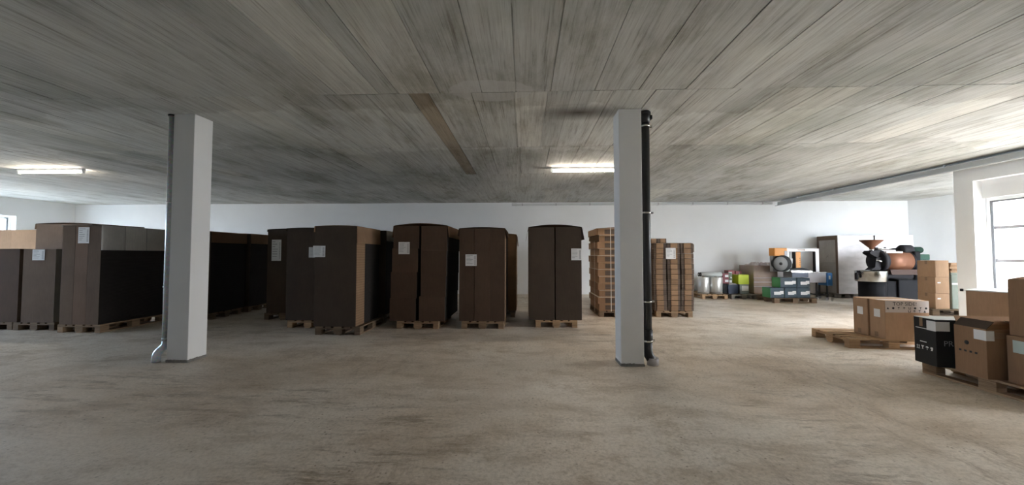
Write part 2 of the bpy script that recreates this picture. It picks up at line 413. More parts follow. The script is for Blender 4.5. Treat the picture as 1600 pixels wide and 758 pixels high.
# ceiling: concrete slab cast on formwork panels; each panel print is a piece of its own
ceil = struct('ceiling', MB().box(XL-WT, XR+WT, YF-WT, YB+.3, H+.012, H+.2).box(XR+WT, XA+WT, YC-WT, YB+.3, H+.012, H+.2), CEIL)
rows = [1.98, 4.09, 6.2, 8.3, 10.4, YB-.002]
lines_a = [-1.70, -1.47, -.98, -.49, -.1, .30, .80, 1.3, 1.83, 2.35, 2.87, 3.39, 3.9]
lines_b = [-1.36, -1.12, -.62, -.12, .27, .55, 1.02, 1.5, 1.98, 2.45, 2.93, 3.4, 3.87, 4.4]
rnd = random.Random(3)
filler = MB()
for ri, (y0, y1) in enumerate(zip(rows, rows[1:])):
    core = lines_a if ri == 0 else lines_b if ri in (1,) else [-1.36, -1.12] if ri == 2 else [rnd.uniform(-.25, .25)]
    xmax = XR if y0 < YC else XA
    xs = list(core); wdt = .5 if ri < 2 else .52 if ri == 2 else .75
    while xs[0] > XL+.01: xs.insert(0, max(XL, xs[0]-wdt))
    while xs[-1] < xmax-.01: xs.append(min(xmax, xs[-1]+wdt))
    lim = 1.47*y1+.6
    for a, b in zip(xs, xs[1:]):
        g = rnd.choice([.0015, .002, .004, .006, .009]) if ri < 3 else .0015
        t = rnd.uniform(0, .004)
        if a < -lim-1 or b > lim+.2: filler.box(a+.002, b-.002, y0+.002, y1-.002, H-t, H+.0118); continue
        mt = CEIL
        if abs(a+1.36) < .01 and ri in (1, 2): mt = CEIL_BROWN
        elif rnd.random() < .08: mt = CEIL_PALE
        MB().box(a+g, b-g, y0+.003, y1-.003, H-t, H+.0118).build('ceiling_panel', mt, ceil)
filler.box(XL, XR, YF, rows[0]-.003, H, H+.0118)
o = filler.build('ceiling_panels_out_of_view', CEIL, ceil); o['kind'] = 'stuff'

# ------------------------------------------------------------------ columns with their pipes
def column(x0, y0, w, d, name, label):
    t = thing(name, label, 'column', (x0+w/2, y0+d/2, 0))
    MB().box(-w/2, w/2, -d/2, d/2, .03, H-.0045, bev=.004).build('shaft', COLM, t)
    mb = MB(); r = random.Random(x0)
    # ragged mortar left bare round the foot
    n = 12
    for side in range(4):
        for k in range(n):
            a = -.5+k/n; b = -.5+(k+1)/n; hh = .018+.022*r.random(); e = .004+.006*r.random()
            if side == 0: mb.box(a*w, b*w, -d/2-e, -d/2+.02, 0, hh)
            elif side == 1: mb.box(a*w, b*w, d/2-.02, d/2+e, 0, hh)
            elif side == 2: mb.box(-w/2-e, -w/2+.02, a*d, b*d, 0, hh)
            else: mb.box(w/2-.02, w/2+e, a*d, b*d, 0, hh)
    mb.box(-w/2+.005, w/2-.005, -d/2+.005, d/2-.005, 0, .03)
    mb.build('mortar_foot', MORTAR, t)
    return t
column(-4.669, 4.574, .287, .28, 'white_column', 'square white painted column with a galvanised downpipe on its flank')
column(1.211, 4.616, .287, .283, 'white_column', 'square white painted column with a black plastic drainpipe on its flank')

t = thing('galvanised_downpipe', 'slim galvanised steel downpipe with an elbow foot beside a white column', 'pipe', (-4.725, 4.62, 0))
r = .043
MB().tube([(0, 0, .26), (0, 0, H-.006)], r, 18).build('pipe', GALV, t)
MB().tube([(0, 0, .27), (0, 0, .235), (-.012, -.006, .20), (-.05, -.022, .155), (-.078, -.034, .12), (-.088, -.038, .085), (-.09, -.04, .002)], r+.002, 18).build('elbow', GALV, t)
for z in (.30, .98, 2.1):
    MB().cyl((0, 0, z-.012), (0, 0, z+.012), r+.006, n=18).build('joint_ring', GALV, t)
MB().cyl((0, 0, H-.022), (0, 0, H-.006), r+.012, n=18).build('ceiling_collar', RUBBER, t)

t = thing('black_drainpipe', 'black plastic drainpipe with steel clamps beside a white column', 'pipe', (1.575, 4.72, 0))
r = .057
MB().tube([(0, 0, .20), (0, 0, H-.10)], r, 20).build('pipe', BLACKP, t)
MB().tube([(0, 0, .32), (0, 0, .17), (.012, -.006, .12), (.035, -.016, .075), (.05, -.022, .05), (.055, -.025, .03)], r+.004, 20).build('bend', BLACKP, t)
MB().cyl((.055, -.025, .001), (.055, -.025, .09), .072, n=20).build('floor_socket', MGREY, t)
MB().cyl((0, 0, .28), (0, 0, .44), r+.009, n=20).build('coupling', BLACKP, t)
mb = MB().cyl((0, 0, H-.16), (0, 0, H-.006), r+.007, n=20)
mb.box(.05, .09, -.03, .03, H-.11, H-.06).cyl((0, 0, H-.05), (0, 0, H-.02), r+.02, n=20); mb.build('ceiling_coupling', BLACKP, t)
for z in (.30, .80, 1.945, 3.08):
    k = MB().cyl((0, 0, z-.011), (0, 0, z+.011), r+(.012 if z < .4 else .005), n=20).build('clamp', STEEL, t)
    MB().box(.05, .092, -.014, .014, z-.012, z+.012).build('clamp_lug', STEEL, k)
    MB().box(-.075, -.05, -.008, .008, z-.008, z+.008).build('wall_pin', STEEL, k)

# ------------------------------------------------------------------ ceiling lamps and ducts
for x0, x1, y, lab in ((-11.1, -9.6, 7.45, 'lit fluorescent batten on the ceiling over the stacks near the left wall'),
                       (.58, 2.08, 7.72, 'lit fluorescent batten on the ceiling behind the column with the black drainpipe')):
    t = thing('fluorescent_lamp', lab, 'lamp', ((x0+x1)/2, y, H-.0045), 0, 'ceiling battens')
    w = (x1-x0)/2
    MB().box(-w, w, -.03, .03, -.045, 0).build('housing', FRAME, t)
    MB().cyl((-w+.03, 0, -.075), (w-.03, 0, -.075), .019, n=14).build('tube', LAMPM, t)
    for s in (-1, 1): MB().box(s*(w-.015)-.015, s*(w-.015)+.015, -.022, .022, -.10, -.045).build('lamp_holder', FRAME, t)

t = thing('cable_duct', 'grey cable duct hung below the ceiling along the window wall', 'cable duct', (8.74, 0, 0))
MB().box(-.06, .06, -1.5, YB-.28, H-.175, H-.07).build('duct_body', TRAYM, t)
MB().cyl((-.075, -1.5, H-.187), (-.075, YB-.2, H-.187), .013, n=8).build('lower_conduit', CONDUIT, t)
MB().box(.055, .115, -1.5, YB-.3, H-.034, H-.006).build('upper_rail', TRAYM, t)
for k in range(9):
    y = 1.0+k*1.35
    MB().box(-.012, .012, y-.012, y+.012, H-.07, H-.005).build('hanger', GALV, t)
t = thing('wall_conduit', 'pale grey conduit running along the top of the back wall', 'conduit', (0, YB, H))
MB().box(-.28, 8.66, -.075, -.005, -.115, -.045).build('channel', CONDUIT, t)
MB().box(-.46, -.28, -.085, -.004, -.125, -.03).build('junction_box', CONDUIT, t)
for k in range(8): MB().box(-.1+k*1.2, -.06+k*1.2, -.08, -.003, -.12, -.04).build('clip', MGREY, t)

# ------------------------------------------------------------------ pallets
PM = {}
def pallet_meshes():
    PM['deck_w'] = MB().box(-.0725, .0725, -.6, .6, .122, .144, bev=.002)
    PM['deck_n'] = MB().box(-.05, .05, -.6, .6, .122, .144, bev=.002)
    PM['stringer'] = MB().box(-.4, .4, -.0725, .0725, .10, .122)
    PM['block'] = MB().box(-.05, .05, -.0725, .0725, .022, .10)
    PM['block_c'] = MB().box(-.0725, .0725, -.0725, .0725, .022, .10)
    PM['skid'] = MB().box(-.05, .05, -.6, .6, 0, .022)
    for k in list(PM): PM[k] = PM[k].mesh(k, [WOOD])
pallet_meshes()
_mc = {}
def withmat(key, m):
    if m is WOOD: return PM[key]
    if (key, m.name) not in _mc:
        me = PM[key].copy(); me.materials.clear(); me.materials.append(m); _mc[(key, m.name)] = me
    return _mc[(key, m.name)]
def pallet(x, y, rz, label, m=WOOD, group=None):
    """EUR pallet: 0.8 along local x, 1.2 along local y, centred"""
    t = thing('wooden_pallet', label, 'pallet', (x, y, 0), rz, group or 'euro pallets')
    for dx, k in ((-.3275, 'deck_w'), (-.17, 'deck_n'), (0, 'deck_w'), (.17, 'deck_n'), (.3275, 'deck_w')):
        link('deck_board', withmat(k, m), t, (dx, 0, 0))
    for dy in (-.5275, 0, .5275):
        link('stringer_board', withmat('stringer', m), t, (0, dy, 0))
        for dx in (-.35, 0, .35): link('block', withmat('block_c' if dx == 0 else 'block', m), t, (dx, dy, 0))
    for dx in (-.35, 0, .35): link('bottom_board', withmat('skid', m), t, (dx, 0, 0))
    return t

# ------------------------------------------------------------------ stacks of flat-packed cartons
PZ = .1445
def label_sheet(parent, x, z, w, h, y, rz=0, tall=False, name='label_sheet'):
    o = MB().box(-w/2, w/2, -.0015, 0, -h/2, h/2).build(name, PAPER, parent, (x, y, z)); o.rotation_euler = (0, 0, 0)
    mb = MB(); r = random.Random(x*31+z)
    for k in range(7):
        zz = h*(.4-.115*k); l = w*(.25+.35*r.random())
        mb.box(-w*.42, -w*.42+l, -.0022, -.0014, zz-h*.014, zz+h*.014)
    zz = -h*.40
    while zz < h*.36:
        hh = h*(.008+.02*r.random()); mb.box(w*.28, w*.42, -.0022, -.0014, zz, zz+hh); zz += hh+h*(.01+.02*r.random())
    mb.build('print', GREYINK, o)
    return o
def stack(label, x0, x1, yf, dep, ztop, cols=2, layers=3, front=KRAFT_D, side=FLUTE, capm=KRAFT, arch=.03, flap=.25, flare=.015, pieces=1,
          lab=None, seam=.006, lean=0, stagger=0, px=None, pm=WOOD, plabel=None, seed=1, cap=True, name='carton_stack', pyo=0, ysplit=0, group='stacks of flat cartons', prz=0):
    w = x1-x0; cx = (x0+x1)/2; rr = random.Random(seed)
    pcx = px if px is not None else cx
    if plabel: pallet(pcx, yf+.6+pyo, prz, plabel, pm)
    t = thing(name, label, 'cartons', (cx, yf+dep/2, PZ), 0, group)
    ht = ztop-PZ-(.02 if cap else 0)
    cw = (w-seam*(cols-1))/cols
    for c in range(cols):
        cuts = [0]+sorted(min(.93, max(.08, (k+rr.uniform(-.12, .12))/layers)) for k in range(1, layers))+[1]
        for k, (a, b) in enumerate(zip(cuts, cuts[1:])):
            sx = rr.uniform(-.003, .003) - stagger*(1-(a+b)/2)*(1 if c == 0 else .5) + lean*((a+b)/2)
            l = -w/2+c*(cw+seam)+sx; r_ = l+cw-rr.uniform(0, .004)
            if k and c: l = max(l, -w/2+c*(cw+seam)-.004)
            f0 = rr.uniform(0, .006)
            if ysplit:   # shade on the rear of the load, painted in as darker board
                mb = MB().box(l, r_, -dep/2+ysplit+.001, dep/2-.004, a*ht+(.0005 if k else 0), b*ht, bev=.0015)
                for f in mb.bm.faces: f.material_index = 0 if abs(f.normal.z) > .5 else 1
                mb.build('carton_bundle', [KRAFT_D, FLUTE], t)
            mb = MB()
            mb.box(l, r_, -dep/2+f0, -dep/2+ysplit if ysplit else dep/2-.004, a*ht+(.0005 if k else 0), b*ht, bev=.0015)
            for f in mb.bm.faces:
                n = f.normal; f.material_index = 0 if (abs(n.y) > .5 or abs(n.z) > .5) else 1
            fm = front[c % len(front)] if isinstance(front, list) else front
            mb.build('carton_bundle', [fm, side], t)
    if cap:
        z = ht+.0005; prof = []
        fl = flap if isinstance(flap, tuple) else (flap, flap)
        e = .010+max(0, 0)
        if fl[0]: prof += [(-w/2-e-flare-lean*0, z-fl[0]), (-w/2-e, z-.005)]
        n = 10
        for k in range(n+1):
            u = -1+2*k/n; prof.append((u*w/2+math.copysign(.0, u), z+.004+arch*(1-u*u)))
        if fl[1]: prof += [(w/2+e, z-.005), (w/2+e+flare, z-fl[1])]
        prof = [(x+lean, zz) for x, zz in prof]
        for k in range(pieces):
            g = .006 if pieces > 1 else 0
            a = -dep/2-.008+k*(dep+.012)/pieces; b = a+(dep+.012)/pieces-g
            MB().sheet(prof, a, b, -.005).build('top_sheet', [capm], t)
    if lab:
        for (lx, lz, lw, lh) in lab:
            label_sheet(t, lx-cx, lz-PZ, lw, lh, -dep/2-.002)
    return t

ST = 'stacks of flat cartons'
# row beside the left wall
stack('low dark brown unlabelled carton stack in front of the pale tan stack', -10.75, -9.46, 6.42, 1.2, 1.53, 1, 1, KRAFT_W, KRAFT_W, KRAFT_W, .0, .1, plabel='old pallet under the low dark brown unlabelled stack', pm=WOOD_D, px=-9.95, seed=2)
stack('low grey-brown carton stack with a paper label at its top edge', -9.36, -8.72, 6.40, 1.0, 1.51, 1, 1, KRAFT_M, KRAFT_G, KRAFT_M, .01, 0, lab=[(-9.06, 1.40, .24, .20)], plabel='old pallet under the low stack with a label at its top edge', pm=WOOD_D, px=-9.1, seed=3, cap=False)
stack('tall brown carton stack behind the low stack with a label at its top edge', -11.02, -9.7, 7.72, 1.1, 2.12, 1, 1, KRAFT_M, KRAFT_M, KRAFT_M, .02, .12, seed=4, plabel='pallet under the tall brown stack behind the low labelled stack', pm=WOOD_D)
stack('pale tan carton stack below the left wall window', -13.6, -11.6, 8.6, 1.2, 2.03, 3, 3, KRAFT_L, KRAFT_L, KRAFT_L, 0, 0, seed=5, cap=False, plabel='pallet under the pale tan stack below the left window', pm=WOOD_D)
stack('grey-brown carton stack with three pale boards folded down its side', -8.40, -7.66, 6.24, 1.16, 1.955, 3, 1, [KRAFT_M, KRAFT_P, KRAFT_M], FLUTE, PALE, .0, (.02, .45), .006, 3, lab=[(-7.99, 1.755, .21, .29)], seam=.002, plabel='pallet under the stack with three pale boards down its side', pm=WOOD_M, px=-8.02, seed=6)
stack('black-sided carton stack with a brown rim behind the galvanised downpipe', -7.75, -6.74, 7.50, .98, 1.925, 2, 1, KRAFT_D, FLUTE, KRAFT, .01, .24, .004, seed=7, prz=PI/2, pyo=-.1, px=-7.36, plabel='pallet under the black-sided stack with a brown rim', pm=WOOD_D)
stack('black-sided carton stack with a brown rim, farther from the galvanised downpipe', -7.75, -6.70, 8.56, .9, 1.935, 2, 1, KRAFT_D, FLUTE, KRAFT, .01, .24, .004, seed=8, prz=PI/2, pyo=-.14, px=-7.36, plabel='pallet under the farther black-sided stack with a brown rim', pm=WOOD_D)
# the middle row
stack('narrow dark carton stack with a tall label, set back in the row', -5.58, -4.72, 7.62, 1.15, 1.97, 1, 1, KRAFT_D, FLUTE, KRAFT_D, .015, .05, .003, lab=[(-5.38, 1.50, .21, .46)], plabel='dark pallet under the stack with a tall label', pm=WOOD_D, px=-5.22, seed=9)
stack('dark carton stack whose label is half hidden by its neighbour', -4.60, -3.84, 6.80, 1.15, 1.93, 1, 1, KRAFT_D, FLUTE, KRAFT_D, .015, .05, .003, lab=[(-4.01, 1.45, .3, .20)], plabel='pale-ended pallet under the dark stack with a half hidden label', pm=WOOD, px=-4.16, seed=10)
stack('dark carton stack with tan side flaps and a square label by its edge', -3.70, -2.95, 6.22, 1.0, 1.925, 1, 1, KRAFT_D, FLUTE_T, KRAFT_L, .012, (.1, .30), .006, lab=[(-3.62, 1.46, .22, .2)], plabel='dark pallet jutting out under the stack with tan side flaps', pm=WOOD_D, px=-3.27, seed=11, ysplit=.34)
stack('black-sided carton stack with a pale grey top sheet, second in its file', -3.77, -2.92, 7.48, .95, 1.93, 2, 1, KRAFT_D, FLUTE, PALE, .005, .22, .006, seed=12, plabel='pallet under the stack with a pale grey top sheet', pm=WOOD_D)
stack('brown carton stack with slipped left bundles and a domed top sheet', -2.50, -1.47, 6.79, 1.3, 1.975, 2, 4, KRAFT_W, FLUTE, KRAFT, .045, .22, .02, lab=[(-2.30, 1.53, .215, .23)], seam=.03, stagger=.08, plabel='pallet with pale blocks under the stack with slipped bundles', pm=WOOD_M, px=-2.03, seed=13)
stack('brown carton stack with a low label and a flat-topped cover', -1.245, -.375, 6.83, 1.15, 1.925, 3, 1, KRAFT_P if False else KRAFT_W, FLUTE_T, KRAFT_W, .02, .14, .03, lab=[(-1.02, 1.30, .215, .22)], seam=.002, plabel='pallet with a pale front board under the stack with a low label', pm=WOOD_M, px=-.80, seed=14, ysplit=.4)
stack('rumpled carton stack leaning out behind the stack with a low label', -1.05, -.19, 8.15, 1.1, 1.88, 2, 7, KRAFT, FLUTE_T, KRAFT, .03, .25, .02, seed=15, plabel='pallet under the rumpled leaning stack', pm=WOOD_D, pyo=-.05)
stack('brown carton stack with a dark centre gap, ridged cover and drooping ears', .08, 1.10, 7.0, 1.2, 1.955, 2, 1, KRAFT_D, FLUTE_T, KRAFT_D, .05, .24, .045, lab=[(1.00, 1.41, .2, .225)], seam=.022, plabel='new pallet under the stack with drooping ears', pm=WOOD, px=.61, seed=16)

# layered stack behind the column: thirteen layers of cartons
def layered_stack():
    x0, x1, y0, y1 = 1.66, 2.62, 8.18, 9.3
    pallet(2.08, 8.80, 0, 'dark pallet with a pale corner block under the layered stack', WOOD_D)
    t = thing('carton_stack', 'open layered tan carton stack tied with white bands behind a column', 'cartons', ((x0+x1)/2, (y0+y1)/2, PZ), 0, ST)
    w, d = x1-x0, y1-y0; n = 12; lh = 1.86/n; rr = random.Random(5)
    for k in range(n):
        z = k*lh; j = rr.uniform(-.012, .012) + (-.02 if k % 2 else .012)
        b = MB().box(-w/2+j, w/2+j*.3, -d/2+abs(j), d/2, z+.0005, z+lh-.005, bev=.003)
        for f in b.bm.faces: f.material_index = 1 if abs(f.normal.x) > .5 else 0
        b = b.build('carton_bundle', [KRAFT, KRAFT if k % 2 else KRAFT_L], t)
        MB().box(-w/2+.15, w/2-.15, -d/2+abs(j)-.0015, -d/2+abs(j)+.0, z+.022, z+lh-.03).build('open_end', FLUTE_G, b)
        MB().box(-w/2+j-.003, w/2-.01, -d/2-.004, d/2, z+lh-.0045, z+lh-.0005).build('interleaf_sheet', STRAP if k % 3 else KRAFT_L, t)
    ar = .0
    for k in range(2):
        MB().sheet([(-w/2-.012, n*lh-.26), (-w/2-.006, n*lh+.0), (-w*.1, n*lh+.02), (w/2+.004, n*lh+.035), (w/2+.01, n*lh-.02)], -d/2-.01+k*d/2, -d/2-.016+(k+1)*d/2, -.004).build('top_sheet', KRAFT, t)
    for xx in (-w/2+.27, w/2-.2):
        MB().box(xx, xx+.014, -d/2-.0075, -d/2-.0045, -.01, n*lh+.02).build('strapping_band', STRAP, t)
    for yy in (-d/2+.25, d/2-.3):
        MB().box(-w/2-.0385, -w/2-.0355, yy, yy+.014, -.01, n*lh-.28).build('strapping_band', STRAP, t)
layered_stack()

def ribbed_stack(label, x0, x1, y0, dep, ztop, cols, n, plab, lab=None, pm=WOOD_M, arch=True):
    pallet((x0+x1)/2-.0, y0+.6, 0, plab, pm)
    t = thing('carton_stack', label, 'cartons', ((x0+x1)/2, y0+dep/2, PZ), 0, ST)
    w = x1-x0; cw = w/cols; lh = (ztop-PZ)/n; rr = random.Random(n)
    for c in range(cols):
        for k in range(n):
            l = -w/2+c*cw+.007+rr.uniform(-.004, .004); r_ = l+cw-.014
            bow = .02*(1-abs(2*k/n-1)) * (-1 if c == 0 else 1 if c == cols-1 else 0)
            b = MB().box(l+bow, r_+bow, -dep/2+.012, dep/2, k*lh+.001, (k+1)*lh-.003, bev=.004)
            b = b.build('carton_bundle', FLUTE_G, t)
            q = cw*.52; o0 = l+bow+(.02 if c else .0)+.05
            e = rr.uniform(.002, .009)
            MB().box(o0, o0+q, -dep/2-e+.004, -dep/2+.03, k*lh+.003, (k+1)*lh-.005, bev=.003).build('folded_edge', FLUTE_T, b)
    if arch:
        MB().sheet([(-w/2-.0, n*lh+.0005), (-w/2+.3, n*lh+.006), (w/2-.05, n*lh+.006), (w/2+.012, n*lh-.03), (w/2+.016, n*lh-.2)], -dep/2, dep/2, -.004).build('top_sheet', KRAFT_G, t)
    if lab: label_sheet(t, lab[0]-(x0+x1)/2, lab[1]-PZ, lab[2], lab[3], -dep/2-.008)
ribbed_stack('tan ribbed carton stack in three columns with a white paper label', 2.92, 3.80, 8.24, 1.1, 1.665, 3, 13, 'light pallet under the tan ribbed stack', (3.29, 1.43, .22, .25))
ribbed_stack('ribbed carton stack whose top shows behind the labelled ribbed stack', 2.98, 3.70, 9.50, 1.0, 1.83, 3, 12, 'pallet under the ribbed stack at the rear', None, WOOD_D, False)

# ------------------------------------------------------------------ goods along the back wall
pallet(6.03, 12.28, 0, 'tan pallet under the standing silver rolls', WOOD)
def roll(x, y, r, h, lab):
    t = thing('film_roll', lab, 'roll', (x, y, PZ), 0, 'silver rolls on the tan pallet')
    MB().lathe([(.04, .002), (r-.006, .0), (r, .008), (r, h-.008), (r-.006, h), (.04, h-.002)], n=32).build('wound_film', SILV, t)
    MB().lathe([(.028, 0), (.039, 0), (.039, h+.01), (.028, h+.01), (.028, 0)], n=16).build('core_tube', KRAFT, t)
    MB().lathe([(r+.0012, h*.02), (r+.0012, h*.10)], n=32).build('edge_band', KRAFT_G, t)
roll(5.84, 12.02, .175, .53, 'slimmer standing silver roll nearer the ribbed stack')
roll(6.235, 12.02, .20, .53, 'wider standing silver roll nearer the maroon packs')
t = thing('film_roll', 'pale roll lying across the two standing silver rolls', 'roll', (6.07, 12.04, PZ+.54+.076), 0, 'silver rolls on the tan pallet')
MB().lathe([(.03, -.30), (.074, -.30), (.074, .36), (.03, .36)], axis='X', n=24).build('wound_film', mat('pale_film', (.62, .65, .62), .4), t)
for x in (-.31, -.36): MB().lathe([(.02, x-.008), (.066, x-.008), (.066, x+.008), (.02, x+.008)], axis='X', n=20).build('end_disc', RUBBER, t)
MB().lathe([(.012, -.38), (.02, -.38), (.02, .38), (.012, .38)], axis='X', n=12).build('core_tube', KRAFT_G, t)

pallet(6.95, 12.28, 0, 'weathered grey pallet under the maroon and lime packs', WOOD_G)
def pack(x0, x1, y0, y1, z0, z1, m, lab, band=None, group='packs on the weathered pallet', side=None, cat='pack', lid=True):
    t = thing('printed_pack', lab, cat, ((x0+x1)/2, (y0+y1)/2, z0), 0, group)
    w, d, h = (x1-x0)/2, (y1-y0)/2, z1-z0
    b = MB().box(-w, w, -d, d, 0, h, bev=.006)
    for f in b.bm.faces: f.material_index = 1 if abs(f.normal.x) > .7 else 0
    b.build('body', [m, side or m], t)
    if lid:
        MB().box(-w+.01, w-.01, -.02, .02, h, h+.001).build('tape', TAPE, t)
    if band: MB().box(-w*band[0], w*band[1], -d-.0015, -d, h*band[2], h*band[3]).build('label_band', PAPER, t)
    return t
pack(6.47, 6.60, 12.0, 12.3, PZ, .46, BLACKC, 'charcoal pack between the silver roll and the navy box')
pack(6.605, 6.915, 11.95, 12.3, PZ, .43, NAVY, 'navy box topped with crumpled film on the weathered pallet')
pack(6.965, 7.255, 11.95, 12.3, PZ, .445, GREYPK, 'grey box with a large white label under the lime pack', (.55, .9, .3, .85))
pack(6.925, 7.265, 11.95, 12.3, .4465, .755, LIME, 'lime green pack stacked on the grey box')
pack(6.46, 6.66, 12.02, 12.3, .462, .63, MAROON, 'lower maroon pack on the charcoal pack', (.2, .9, .3, .75))
pack(6.46, 6.66, 12.02, 12.3, .632, .80, MAROON, 'upper maroon pack on the charcoal pack', (.2, .9, .25, .7))
pack(6.665, 6.80, 12.08, 12.3, .4325, .63, DGREEN, 'lower dark green pack among the maroon packs', (.3, .9, .3, .7))
pack(6.665, 6.80, 12.08, 12.3, .632, .81, DGREEN, 'upper dark green pack among the maroon packs', (-.2, .95, .0, .25))
pack(6.51, 7.3, 12.32, 12.6, PZ, .47, NAVY, 'long navy box at the rear of the weathered pallet')
pack(6.82, 7.04, 12.33, 12.58, .472, .67, MAROON, 'maroon pack behind the lime pack, lower one', (.9, .2, .35, .8))
pack(6.82, 7.04, 12.33, 12.58, .672, .88, MAROON, 'maroon pack behind the lime pack, upper one', (.9, .1, .3, .75))
pack(7.06, 7.26, 12.33, 12.58, .472, .86, MAROON, 'tall maroon pack with a white spot behind the lime pack', (-.1, .35, .7, .9))
def crumple(name, label, cat, x0, x1, y0, y1, z, amp, m, seed, nx=14, ny=9, parent=None):
    bm = bmesh.new(); r = random.Random(seed); g = []
    for j in range(ny+1):
        row = []
        for i in range(nx+1):
            u, v = i/nx, j/ny; e = min(u, 1-u, v, 1-v)
            row.append(bm.verts.new((x0+(x1-x0)*u+r.uniform(-.01, .01), y0+(y1-y0)*v+r.uniform(-.01, .01), z+.004+amp*min(1, e*5)*r.random())))
        g.append(row)
    for j in range(ny):
        for i in range(nx): bm.faces.new((g[j][i], g[j][i+1], g[j+1][i+1], g[j+1][i]))
    bmesh.ops.solidify(bm, geom=bm.faces[:], thickness=.001)
    mb = MB(); mb.bm.free(); mb.bm = bm
    o = mb.build(name, m, parent)
    if not parent: tag(o, label, cat)
    return o
crumple('crumpled_film', 'crumpled clear film lying on the navy box', 'film', 6.62, 6.9, 11.96, 12.07, .4315, .05, CRINKLE, 2)

# big film-wrapped carton
pallet(8.10, 12.47, PI/2, 'old pallet under the big carton with crinkled film on top', WOOD_D)
t = thing('wrapped_carton', 'big brown carton with crinkled film piled on top beside the maroon packs', 'carton', (7.86, 12.45, PZ))
b = MB().box(-.38, .38, -.39, .39, 0, .90, bev=.004); b.build('carton', KRAFT, t)
MB().box(-.385, .385, -.395, .395, .01, .904, bev=.01).build('film_wrap', m_film('thin_wrap', (.85, .78, .74), .26), t)
crumple('film_heap', None, None, -.34, .40, -.39, .2, .906, .11, CRINKLE, 4, 18, 12, t)
for z in (.22, .36, .5): MB().box(-.384, .384, -.3975, -.3955, z, z+.012).build('film_fold', FILM, t)

# strapping machine
t = thing('strapping_machine', 'strapping machine with white arch, orange head and grey table', 'machine', (8.86, 11.84, 0))
MB().box(-.46, .55, -.24, .2, .53, .845, bev=.01).build('table_body', MGREY, t)
MB().box(-.50, .56, -.26, .2, .846, .866).build('table_top', STEEL, t)
a = thing('tmp', '', '') ; bpy.data.objects.remove(a)
mb = MB().prism([(-.52, .867), (-.52, 1.60), (.50, 1.60), (.50, .867), (.40, .867), (.40, 1.515), (-.42, 1.515), (-.42, .867)], -.05, .05, 'Y')
arch = mb.build('arch', MWHITE, t)
MB().box(.375, .4, -.045, .045, .87, 1.5).build('strap_channel', RUBBER, arch)
MB().box(-.42, -.40, -.045, .045, .87, 1.5).build('strap_channel', RUBBER, arch)
MB().box(-.16, .07, -.056, -.0505, 1.535, 1.585).build('name_plate', TAPE, arch)
MB().box(-.14, .02, .06, .18, .98, 1.50, bev=.008).build('press_arm', ORANGE, t)
MB().box(-.17, -.14, .06, .18, .95, 1.50).build('arm_rail', RUBBER, t)
for k in range(4): MB().cyl((-.015, .055, 1.08+.07*k), (-.015, .06, 1.08+.07*k), .014, n=10).build('arm_button', RUBBER, t)
MB().prism([(-.40, .93), (-.1, .985), (.02, .985), (.26, .93), (.26, .90), (-.40, .90)], .02, .2, 'Y').build('press_foot', RUBBER, t)
MB().box(-.42, .22, -.12, -.06, .868, .90).build('feed_bar', STEEL, t)
MB().box(-.93, -.53, -.12, .15, 1.37, 1.62, bev=.012).build('control_head', ORANGE, t)
MB().box(-.62, -.535, -.125, -.1205, 1.37, 1.53).build('control_panel', MGREY, t)
MB().box(-.90, -.53, -.0, .15, .86, 1.369).build('reel_bracket', MGREY, t)
re = MB().lathe([(.05, -.14), (.22, -.14), (.22, -.125), (.05, -.125), (.05, -.14)], c=(-.80, -.06, 1.12), axis='Y', n=30).build('reel', mat('dull_reel_grey', (.22, .22, .22), .6), t)
MB().lathe([(.14, -.12), (.255, -.12), (.255, .035), (.14, .035), (.14, -.12)], c=(-.70, -.06, 1.13), axis='Y', n=30).build('strap_coil', RUBBER, re)
MB().lathe([(.05, .036), (.27, .036), (.27, .05), (.05, .05), (.05, .036)], c=(-.66, -.0, 1.13), axis='Y', n=30).build('rear_flange', RUBBER, re)
MB().lathe([(.01, -.16), (.045, -.16), (.045, .05), (.01, .05)], c=(-.80, -.06, 1.12), axis='Y', n=14).build('reel_hub', RUBBER, re)
MB().box(-.46, -.33, -.062, -.058, 1.13, 1.29).build('paper_tag', PAPER, t)
MB().box(-.49, .0, -.252, -.242, .70, .84).build('dark_front_plate', NAVY, t)
MB().box(.562, .72, -.27, .1, .44, .84, bev=.01).build('blue_gearbox', BLUE, t)
MB().box(.60, .65, -.275, -.2705, .64, .75).build('label', PAPER, t)
for x, y in ((.28, -.2), (.28, .16), (.60, -.2), (.60, .1), (-.40, -.2), (-.40, .16)):
    MB().box(x-.018, x+.018, y-.018, y+.018, .09, .53 if x < .5 else .44).build('leg', RUBBER, t)
    w = MB().cyl((x-.015, y, .045), (x+.015, y, .045), .045, n=16).build('caster_wheel', MGREY, t)
    MB().box(x-.025, x+.025, y-.025, y+.025, .075, .092).build('caster_fork', STEEL, w)
MB().box(.28, .62, -.235, -.205, .14, .17).box(.27, .30, -.2, .2, .14, .17).build('lower_frame', RUBBER, t)

